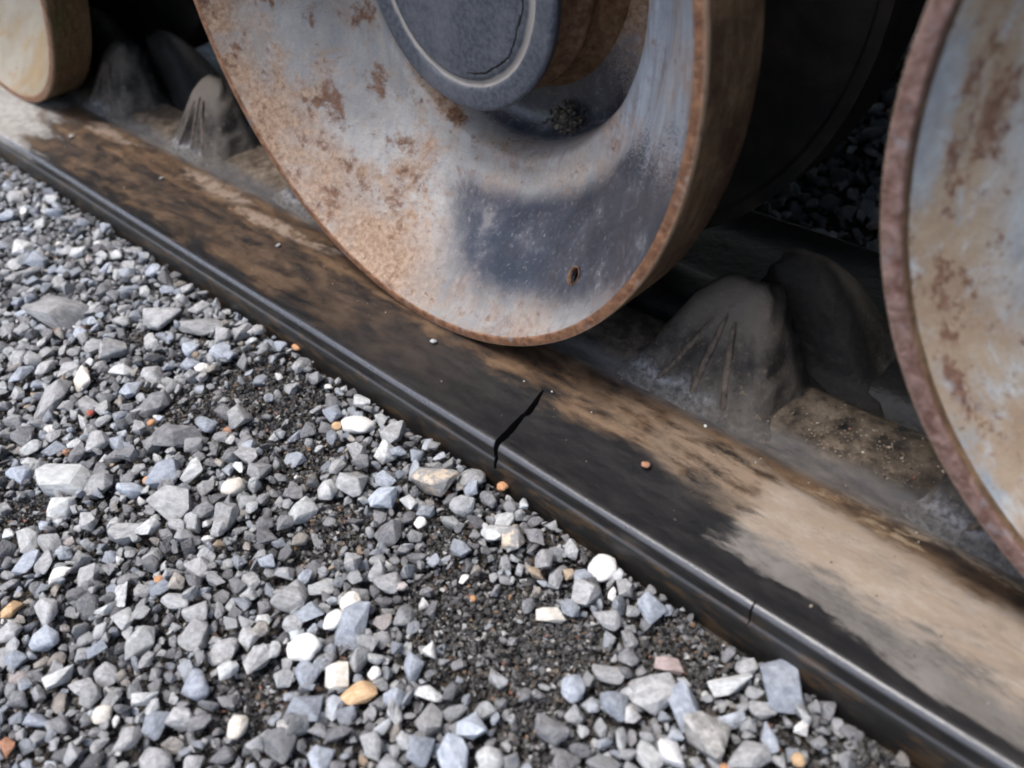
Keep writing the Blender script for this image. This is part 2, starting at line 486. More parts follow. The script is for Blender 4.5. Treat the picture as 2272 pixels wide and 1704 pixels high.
STONE_COL = {
    'white': ((.66, .64, .60), (.84, .83, .81)), 'cream': ((.54, .50, .43), (.72, .68, .61)),
    'tan': ((.46, .29, .15), (.62, .44, .27)), 'orange': ((.40, .19, .09), (.56, .32, .17)),
    'red': ((.30, .07, .05), (.42, .13, .09)), 'rust': ((.26, .12, .07), (.36, .2, .13)),
    'pink': ((.34, .265, .25), (.46, .375, .35)), 'grey': ((.19, .19, .192), (.33, .332, .332)),
    'light': ((.29, .298, .296), (.46, .468, .466)), 'dark': ((.10, .10, .105), (.19, .19, .195)),
    'blue': ((.22, .245, .285), (.36, .388, .43)), 'slate': ((.165, .182, .212), (.28, .302, .336)),
    'rough': ((.14, .137, .13), (.38, .373, .36)), 'twotone': ((.21, .207, .205), (.42, .35, .27)),
}
def stone_mat(key):
    g = G('stone_' + key)
    a, b = STONE_COL[key]
    oi = g.t.nodes.new('ShaderNodeObjectInfo')
    rnd = oi.outputs['Random']
    co = g.vadd(g.co, g.vscale(oi.outputs['Location'], 37.0))
    n = g.noise(5 if key != 'twotone' else 2.5, 5, .65, co)
    col = g.mix(g.step(n, .3, .7) if key != 'twotone' else g.step(n, .50, .56), a, b)
    fine = g.noise(24, 4, .7, co)
    col = g.mix(g.mul(g.step(fine, .54, .70), .4 if key not in ('white', 'cream') else .15), col, tuple(v * .45 for v in a))
    vein = g.noise(3, 6, .7, g.vscale(co, (1, 2.6, 1.7)))
    col = g.mix(g.mul(g.step(vein, .54, .64), .45), col, tuple(min(.85, v * 1.35) for v in b))
    hs = g.t.nodes.new('ShaderNodeHueSaturation')
    g.put(hs.inputs['Value'], g.m('ADD', 1.05, g.m('MULTIPLY', rnd, .45 if key not in ('white', 'cream', 'orange', 'tan') else .1)))
    g.put(hs.inputs['Color'], col)
    h = g.m('ADD', g.mul(fine, .7), g.mul(n, 2.2 if key != 'rough' else 4.0))
    return g.done(hs.outputs[0], .78, g.bump(h, .55, .0035), 0.0, .3)

def gravel_mat():
    g = G('mixed_gravel')
    at = g.t.nodes.new('ShaderNodeAttribute'); at.attribute_name = 'Col'
    n = g.noise(38, 4, .7)
    fine = g.noise(150, 2, .7)
    col = g.mix(g.mul(g.step(n, .40, .66), .8), at.outputs['Color'], g.mix(.5, at.outputs['Color'], (.10, .10, .10)))
    col = g.mix(g.mul(g.step(fine, .58, .72), .4), col, (.45, .45, .44))
    return g.done(col, .8, g.bump(g.m('ADD', g.mul(n, 1.6), g.mul(fine, .7)), .8, .009), 0.0, .28)

def ground_mat():
    g = G('dark_grit_soil')
    v = g.voro(70, out='Color')
    sp = g.t.nodes.new('ShaderNodeSeparateColor')
    g.t.links.new(v, sp.inputs[0])
    d = g.voro(70)
    base = g.ramp(sp.outputs[0], [(.0, (.012, .0115, .011)), (.55, (.034, .032, .031)), (.8, (.075, .066, .058)), (.93, (.13, .10, .07)), (1.0, (.26, .25, .245))])
    big = g.noise(1.8, 4, .6)
    col = g.mix(g.mul(g.step(big, .4, .7), .3), base, (.06, .05, .042))
    h = g.m('SUBTRACT', g.noise(30, 4), g.mul(d, 1.5))
    return g.done(col, .85, g.bump(h, .9, .012), 0.0, .25)

M_TRACK, M_HORN, M_RIB = track_mat(), horn_mat(), rib_mat()
M_CAP, M_NECK, M_DARK = cap_mat(), neck_mat(), dark_steel()
M_GRAVEL, M_GROUND = gravel_mat(), ground_mat()
M_STONE = {k: stone_mat(k) for k in STONE_COL}

# ------------------------------------------------------------------ ground
GZ = -0.165
def ground():
    xs = [-1500, -300, -60, -14] + [-6 + i * .1 for i in range(121)] + [14, 60, 300, 1500]
    ys = [-1500, -300, -60, -12] + [-3 + i * .1 for i in range(91)] + [14, 60, 300, 1500]
    v = [(x, y, GZ + (.012 * noise.noise(Vector((x * 1.7, y * 1.7, 3.1))) if abs(x) < 8 and abs(y) < 8 else 0)) for y in ys for x in xs]
    nx = len(xs)
    f = [(j * nx + i, j * nx + i + 1, (j + 1) * nx + i + 1, (j + 1) * nx + i) for j in range(len(ys) - 1) for i in range(nx - 1)]
    return tag(obj('ground', mesh('ground', v, f), M_GROUND), kind='structure')
ground()

# ------------------------------------------------------------------ rubber track
XL, XR, RW = -3.474, 5.4, 1.162
def path_points():
    pts = []
    x = XR
    while x > XL + 1e-6:
        pts.append((x, 0.0, 0.0, 1.0))
        x -= .035 if -3.6 < x < 2.6 else .15
    n = 44
    for i in range(n):
        a = -math.pi / 2 - math.pi * i / n
        pts.append((XL + RW * math.cos(a), RW + RW * math.sin(a), -math.cos(a), -math.sin(a)))
    x = XL
    while x < XR - 1e-6:
        pts.append((x, 2 * RW, 0.0, -1.0)); x += .2
    for i in range(24):
        a = math.pi / 2 - math.pi * i / 24
        pts.append((XR + RW * math.cos(a), RW + RW * math.sin(a), -math.cos(a), -math.sin(a)))
    return pts
YC = .475
half = [(-.278, -.215), (-.288, -.20), (-.291, -.12), (-.290, -.075), (-.287, -.058), (-.2815, -.052), (-.2795, -.046), (-.2805, -.030),
        (-.2785, -.014), (-.272, -.003), (-.262, .001), (-.25, -.001), (-.21, -.006), (-.15, -.008), (-.10, -.006), (-.05, -.002), (0.0, 0.0),
        (.05, 0.0), (.10, 0.0), (.15, -.001), (.18, .0), (.20, .008), (.222, .022), (.26, .03), (.30, .032), (.36, .032), (.41, .03), (.44, .018), (.458, -.02), (YC, -.03)]
prof = half + [(2 * YC - y, h) for y, h in reversed(half[:-1])]
pp = path_points()
tv, tf = [], []
nprof, npath = len(prof), len(pp)
for (px, pz, nx, nz) in pp:
    for (y, h) in prof:
        hh = h
        if h > -.05:
            hh += .0045 * noise.noise(Vector((px * 2.1, y * 6, pz * 2))) + .0018 * noise.noise(Vector((px * 9, y * 14, pz * 9)))
            if .2 < y < .75:
                hh += .006 * noise.noise(Vector((px * 14, y * 14, pz * 9)))
        yy = y + (.003 * noise.noise(Vector((px * 1.3, 7.7, pz))) if y < -.2 else 0)
        tv.append((px + nx * hh, yy, pz + nz * hh))
for i in range(npath):
    j = (i + 1) % npath
    for k in range(nprof):
        l = (k + 1) % nprof
        tf.append((i * nprof + k, i * nprof + l, j * nprof + l, j * nprof + k))
track = empty('rubber_track', (0, 0, 0))
tag(track, 'worn black rubber crawler track with mud film, running under all the wheels', 'track')
band_me = fix_normals(mesh('band', tv, tf, True, 50))
band = obj('band', band_me, M_TRACK, track)

def slit(points, widths, z0, z1):
    v, f = [], []
    n = len(points)
    for (x, y), w in zip(points, widths):
        v += [(x - w, y, z1), (x + w, y, z1), (x + w * .5, y, z0), (x - w * .5, y, z0)]
    for i in range(n - 1):
        for k in range(4):
            l = (k + 1) % 4
            f.append((i * 4 + k, i * 4 + l, i * 4 + 4 + l, i * 4 + 4 + k))
    f += [(0, 1, 2, 3), tuple(4 * (n - 1) + k for k in (3, 2, 1, 0))]
    return fix_normals(mesh('slit', v, f, False))
def cut(target, cutter_me):
    c = bpy.data.objects.new('cutter', cutter_me); COL.objects.link(c)
    md = target.modifiers.new('cut', 'BOOLEAN'); md.operation = 'DIFFERENCE'; md.object = c; md.solver = 'EXACT'
    bpy.context.view_layer.update()
    ev = target.evaluated_get(bpy.context.evaluated_depsgraph_get())
    me = bpy.data.meshes.new_from_object(ev)
    target.modifiers.clear(); target.data = me
    bpy.data.objects.remove(c)
cut(band, slit([(.528, -.022), (.545, -.075), (.556, -.120), (.552, -.135), (.566, -.19), (.579, -.24), (.584, -.275), (.586, -.31)],
               [.004, .0115, .013, .0095, .014, .014, .011, .005], -.085, .03))
cut(band, slit([(1.383, -.262), (1.384, -.285), (1.385, -.31)], [.002, .004, .003], -.06, .03))

# guide horns: bell-shaped teeth in two rows, ribs on the face turned to the wheel
HTOP = .30
def horn_dims(t):
    cap = math.sqrt(max(0.0, 1 - max(0, (t - .62) / .38) ** 2)) if t > .62 else 1.0
    return (.218 * (1 - t) + .098 * t) * (.32 + .68 * cap), (.134 * (1 - t) + .066 * t) * (.25 + .75 * cap), .055 * t
FLUTES = [(-.112, -.022, .030, .235), (.002, .010, .018, .255), (.118, .038, .012, .245)]
def horn_mesh():
    seg, lev = 144, 28
    v, f = [], []
    rows = [(-.05, .32, .20, 0), (.002, .272, .166, 0), (.012, .246, .152, 0), (.022, .228, .140, 0)]
    for i in range(lev + 1):
        t = i / lev
        t = t * .985
        hx, hy, cy = horn_dims(t)
        rows.append((.034 + t * (HTOP - .022), hx, hy, cy))
    rows.append((.012 + HTOP * 1.0, .03, .012, .05))
    for (z, hx, hy, cy) in rows:
        for s in range(seg):
            a = 2 * math.pi * s / seg
            ca, sa = math.cos(a), math.sin(a)
            n = 3.0 + 3.5 * max(0, 1 - max(0, z) / .22)
            k = (abs(ca) ** n + abs(sa) ** n) ** (-1 / n)
            x = hx * k * ca
            y = cy + hy * k * sa
            if sa < 0:
                # moulded flutes fanning out from the crown on the face turned to the wheel
                for (x0, x1, z0, z1) in FLUTES:
                    t = (z - z0) / (z1 - z0)
                    if -.12 < t < 1.1:
                        xr = x0 + (x1 - x0) * max(0, min(1, t)) ** .85
                        w = .016 + .010 * (1 - max(0, min(1, t)))
                        win = min(1, (t + .12) * 6) * min(1, max(0, 1.1 - t) * 4)
                        y -= win * (.016 * math.exp(-((x - xr) / w) ** 2) - .012 * math.exp(-((x - xr - 2.1 * w) / (w * .9)) ** 2))
            d = .013 * noise.noise(Vector((x * 9, y * 9, z * 9 + 2))) + .006 * noise.noise(Vector((x * 26, y * 26, z * 26)))
            if z > .24: d *= 1.9
            v.append((x + d + .10 * max(0, z), y + d * .6, z + d))
    for i in range(len(rows) - 1):
        for s in range(seg):
            q = (s + 1) % seg
            f.append((i * seg + s, i * seg + q, (i + 1) * seg + q, (i + 1) * seg + s))
    f.append(tuple((len(rows) - 1) * seg + s for s in range(seg)))
    return mesh('guide_horn', v, f, True, 55)
def front_y(x, z):
    t = min(.985, max(0, (z - .034) / (HTOP - .022)))
    hx, hy, cy = horn_dims(t)
    e = 3.0 + 3.5 * max(0, 1 - z / .22)
    return cy - hy * max(0.0, 1 - abs(min(.98, abs(x) / hx)) ** e) ** (1 / e)
def rib_mesh(x0, x1, z0, z1, rad):
    pts = []
    for i in range(9):
        t = i / 8
        z = z0 + (z1 - z0) * t
        x = x0 + (x1 - x0) * t ** .85
        pts.append(Vector((x + .10 * z, front_y(x, z) - .0095, z)))
    v, f = [], []
    for i, p in enumerate(pts):
        w = rad * (.55 + .45 * math.sin(math.pi * min(1, (8 - i) / 7 + .1) * .5)) * (1 if 0 < i < 8 else .4)
        for s in range(8):
            a = 2 * math.pi * s / 8
            v.append((p.x + w * math.cos(a), p.y + w * math.sin(a) * .9, p.z))
    for i in range(8):
        for s in range(8):
            q = (s + 1) % 8
            f.append((i * 8 + s, i * 8 + q, i * 8 + 8 + q, i * 8 + 8 + s))
    return mesh('rib', v, f)
horn_me = horn_mesh(); horn_me.materials.append(M_HORN)
rib_mes = [rib_mesh(-.112, -.022, .030, .235, .0118), rib_mesh(.002, .010, .018, .255, .0118), rib_mesh(.118, .038, .012, .245, .0118)]
for me in rib_mes: me.materials.append(M_RIB)
PITCH = .917
for row, yc in ((0, .334), (1, .635)):
    for k in range(-5, 4):
        x = .885 + PITCH * k + (.14 if row else 0) - (.05 if k == 1 else 0)
        if x < XL - .1: 
            continue
        h = obj('guide_horn', horn_me, None, track, (x, yc, .004))
        h.rotation_euler = (0, 0, (math.pi if row else 0) + rng.uniform(-.03, .03))
        h.scale = (1, 1, rng.uniform(.96, 1.04) if abs(k) else 1)
        if row == 0 and k in (-4, -3, 0, 1):
            for me in rib_mes:
                obj('rib', me, None, h)

# ------------------------------------------------------------------ wheels
front = [(.970, .004), (.962, .02), (.93, .058), (.80, .198), (.69, .322), (.65, .362), (.615, .379), (.585, .388), (.566, .402), (.553, .44), (.540, .51), (.505, .553), (.45, .562), (.28, .562)]
front_r = dense(rounded(front, 2), .012)
back_r = [(r - .004 if r > .6 else r, y + .028) for r, y in reversed(front_r)]
disc_prof = front_r + back_r
rim_prof = [(.9635, .021), (.9702, .0045), (.973, .0008), (.976, 0.0), (.994, 0.0), (.9985, .0015), (1.0, .006), (1.0, .05), (1.0, .10), (1.0, .15), (1.0, .196), (.996, .2), (.972, .2), (.968, .196), (.963, .06)]
cap_prof = [(.30, .040), (.370, .038), (.376, .032), (.378, .016), (.376, .006), (.371, .002), (.362, .0), (.335, .0), (.318, .001), (.312, .004), (.306, .010), (.299, .011), (.291, .008), (.285, .003), (.272, .001), (.1, .0), (.0005, -.001)]
neck_prof = [(.40, .566), (.375, .545), (.352, .50), (.346, .47), (.362, .455), (.368, .44), (.364, .425), (.345, .415), (.336, .40), (.334, .33), (.345, .318), (.355, .306), (.34, .30)]
inner_prof = [(1.0, 0.0), (1.0, .2), (.965, .2), (.96, .16), (.63, .03), (.56, -.02), (.2, -.06), (.2, -.085), (.56, -.05), (.64, .0), (.95, .02), (.965, .0)]

def build_wheel(x, rad, seed, disc_m, rim_m, label, hole=None, lip=0.0):
    w = empty('road_wheel', (x, 0, rad))
    w.scale = (rad, 1, rad)
    tag(w, label, 'wheel', 'steel wheels running on the rubber track')
    dv, df = lathe(disc_prof, 192, True, .004, seed)
    disc = obj('disc', fix_normals(mesh('disc', dv, df, True, 45)), disc_m, w)
    if hole:
        r, y, a = hole
        c = Vector((r * math.cos(a), y, r * math.sin(a)))
        nrm = Vector((-math.cos(a) * .68, -.73, -math.sin(a) * .68)).normalized()
        q = nrm.to_track_quat('Z', 'Y')
        v, f = [], []
        for s in range(20):
            t = 2 * math.pi * s / 20
            for zz in (-.08, .08):
                p = c + q @ Vector((.0255 * math.cos(t), .0255 * math.sin(t), zz))
                v.append(tuple(p))
        for s in range(20):
            n = (s + 1) % 20
            f.append((s * 2, n * 2, n * 2 + 1, s * 2 + 1))
        f += [tuple(s * 2 for s in range(20)), tuple(s * 2 + 1 for s in range(20))]
        cut_me = fix_normals(mesh('hole', v, f, False))
        cut_obj = bpy.data.objects.new('cutter', cut_me); COL.objects.link(cut_obj); cut_obj.parent = w
        md = disc.modifiers.new('cut', 'BOOLEAN'); md.operation = 'DIFFERENCE'; md.object = cut_obj; md.solver = 'EXACT'
        bpy.context.view_layer.update()
        me = bpy.data.meshes.new_from_object(disc.evaluated_get(bpy.context.evaluated_depsgraph_get()))
        disc.modifiers.clear(); disc.data = me; bpy.data.objects.remove(cut_obj)
        # rusty sleeve of the bolt hole
        v, f = [], []
        for s in range(24):
            t = 2 * math.pi * s / 24
            for (rr, zz) in ((.0275, .0005), (.0285, .003), (.0255, .0035), (.0235, .001), (.0232, -.006)):
                p = c + q @ Vector((rr * math.cos(t), rr * math.sin(t), zz))
                v.append(tuple(p))
        for s in range(24):
            n = (s + 1) % 24
            for k in range(4):
                f.append((s * 5 + k, n * 5 + k, n * 5 + k + 1, s * 5 + k + 1))
        obj('bolt_hole', mesh('bolt_hole', v, f), M_NECK, w)
    rp = [(r - lip if y < .0042 and r < .98 else r - lip * .9 if y == .0045 or y == .021 else r, y + (lip * 1.1 if y == .021 else 0)) for r, y in rim_prof]
    rv, rf = lathe(rp, 192, True)
    obj('rim', fix_normals(mesh('rim', rv, rf, True, 35)), rim_m, w)
    nv, nf = lathe(neck_prof, 96, False, .006, seed)
    obj('hub_neck', fix_normals(mesh('hub_neck', nv, nf, True, 60)), M_NECK, w)
    cv, cf_ = lathe(rounded(cap_prof, 1), 128)
    obj('hub_cap', fix_normals(mesh('hub_cap', cv, cf_, True, 60)), M_CAP, w, (0, .268, 0))
    iv, if_ = lathe(inner_prof, 96, True)
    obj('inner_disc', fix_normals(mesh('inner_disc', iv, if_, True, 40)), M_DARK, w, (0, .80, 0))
    av, af = lathe([(.16, .56), (.16, .78)], 32)
    obj('axle', mesh('axle', av, af), M_DARK, w)
    return w
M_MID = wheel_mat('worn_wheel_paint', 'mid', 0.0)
M_RIGHT = wheel_mat('flaking_pale_paint', 'right', 5.3)
M_LEFT = wheel_mat('tan_dusty_paint', 'left', 9.1)
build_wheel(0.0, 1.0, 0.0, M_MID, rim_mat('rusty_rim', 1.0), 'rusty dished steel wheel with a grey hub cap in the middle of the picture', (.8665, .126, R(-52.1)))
build_wheel(2.359, 1.0, 4.0, M_RIGHT, rim_mat('rusty_rim_pale', 4.0, 0, ((.13, .06, .042), (.33, .215, .185))), 'pale grey steel wheel with peeling rust spots, nearest the camera at the right', lip=.008)
build_wheel(XL, RW, 8.0, M_LEFT, rim_mat('mossy_rim', 8.0, .75), 'tan dusty wheel at the far left end of the track')

# ------------------------------------------------------------------ machine above and behind the wheels
def box(name, x0, x1, y0, y1, z0, z1, mat, parent):
    bm = bmesh.new()
    bmesh.ops.create_cube(bm, size=1)
    for v in bm.verts:
        v.co = Vector(((x0 + x1) / 2 + v.co.x * (x1 - x0), (y0 + y1) / 2 + v.co.y * (y1 - y0), (z0 + z1) / 2 + v.co.z * (z1 - z0))) * U
    bmesh.ops.bevel(bm, geom=bm.edges[:], offset=.03 * U, segments=2, affect='EDGES')
    me = bpy.data.meshes.new(name); bm.to_mesh(me); bm.free()
    return obj(name, me, mat, parent)
frame = empty('machine_chassis', (1, 3, .9))
frame.location = (0, 0, 0)
tag(frame, 'black machine chassis in deep shade behind the wheels', 'chassis')
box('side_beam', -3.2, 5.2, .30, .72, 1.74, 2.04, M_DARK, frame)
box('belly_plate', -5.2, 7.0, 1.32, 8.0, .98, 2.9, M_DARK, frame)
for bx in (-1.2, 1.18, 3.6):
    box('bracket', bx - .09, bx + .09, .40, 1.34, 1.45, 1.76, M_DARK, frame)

# ------------------------------------------------------------------ stones
import numpy as np
def ico(sub):
    bm = bmesh.new(); bmesh.ops.create_icosphere(bm, subdivisions=sub, radius=1.0)
    v = np.array([tuple(q.co) for q in bm.verts]); f = [tuple(q.index for q in p.verts) for p in bm.faces]
    bm.free(); return v, np.array(f)
def stone_shape(sub, seed, roundness):
    """irregular stone in a unit box: a hull of a few points, its edges worn off according to roundness"""
    r = np.random.default_rng(seed)
    bm = bmesh.new()
    if roundness > .9:
        bmesh.ops.create_icosphere(bm, subdivisions=max(1, sub), radius=1.0)
        for q in bm.verts:
            p = Vector(q.co) * 1.3 + Vector((seed * 1.3, seed * .7, 0))
            q.co *= 1 + .22 * noise.noise(p) + .07 * noise.noise(p * 2.7)
    else:
        n = {1: 9, 2: 12, 3: 15}[sub]
        st = np.array([1, r.uniform(.6, 1), r.uniform(.5, 1)])
        for _ in range(n):
            p = r.normal(size=3); p /= np.linalg.norm(p)
            bm.verts.new(tuple(p * st * r.uniform(.72, 1.0)))
        res = bmesh.ops.convex_hull(bm, input=bm.verts)
        bmesh.ops.delete(bm, geom=[e for e in res['geom_interior'] if isinstance(e, bmesh.types.BMVert)], context='VERTS')
        bmesh.ops.dissolve_limit(bm, angle_limit=R(14), verts=bm.verts, edges=bm.edges)
        if sub > 1:
            bmesh.ops.bevel(bm, geom=bm.edges[:], offset=.05 + .22 * roundness, segments=2 if sub > 2 else 1, affect='EDGES', profile=.6, clamp_overlap=True)
        bmesh.ops.triangulate(bm, faces=bm.faces)
        for q in bm.verts:
            p = Vector(q.co) * 2.2 + Vector((seed * 1.3, seed * .7, 0))
            q.co *= 1 + .07 * noise.noise(p) + .04 * noise.noise(p * 3)
    bmesh.ops.recalc_face_normals(bm, faces=bm.faces)
    bm.verts.index_update()
    v = np.array([tuple(q.co) for q in bm.verts]); f = np.array([tuple(q.index for q in p.verts) for p in bm.faces])
    bm.free()
    v -= (v.max(0) + v.min(0)) / 2
    v /= (v.max(0) - v.min(0))
    return v, f
PROTO = {}
def proto_mesh(kind, key):
    """shared meshes: kind 0 angular, 1 middling, 2 round"""
    if (kind, key) not in PROTO:
        lst = []
        for s in range(5):
            v, f = stone_shape(3, 100 * kind + s * 7 + sum(map(ord, key)) % 50, (.08, .45, .95)[kind])
            me = mesh('stone', [tuple(q) for q in v], [tuple(int(i) for i in q) for q in f], True, 24 if kind == 0 else 38)
            me.materials.append(M_STONE[key]); lst.append(me)
        PROTO[(kind, key)] = lst
    return rng.choice(PROTO[(kind, key)])
placed = []
def put_stone(x, y, a, b, ang, key, rnd, label, group=None, z=None, name='stone'):
    kind = 0 if rnd < .35 else 1 if rnd < .75 else 2
    o = obj(name, proto_mesh(kind, key), None)
    c = min(a, b) * rng.uniform(.62, .85)
    o.scale = (a * 1.12, b * 1.12, c)
    o.rotation_euler = (rng.uniform(-.38, .38), rng.uniform(-.38, .38), ang + rng.uniform(-.15, .15))
    if z is None: z = max(-.118, GZ + c * .42) if c < .08 else -.105
    o.location = Vector((x, y, z)) * U
    tag(o, label, 'stone', group)
    placed.append((x, y, max(a, b) * .5))
    return o
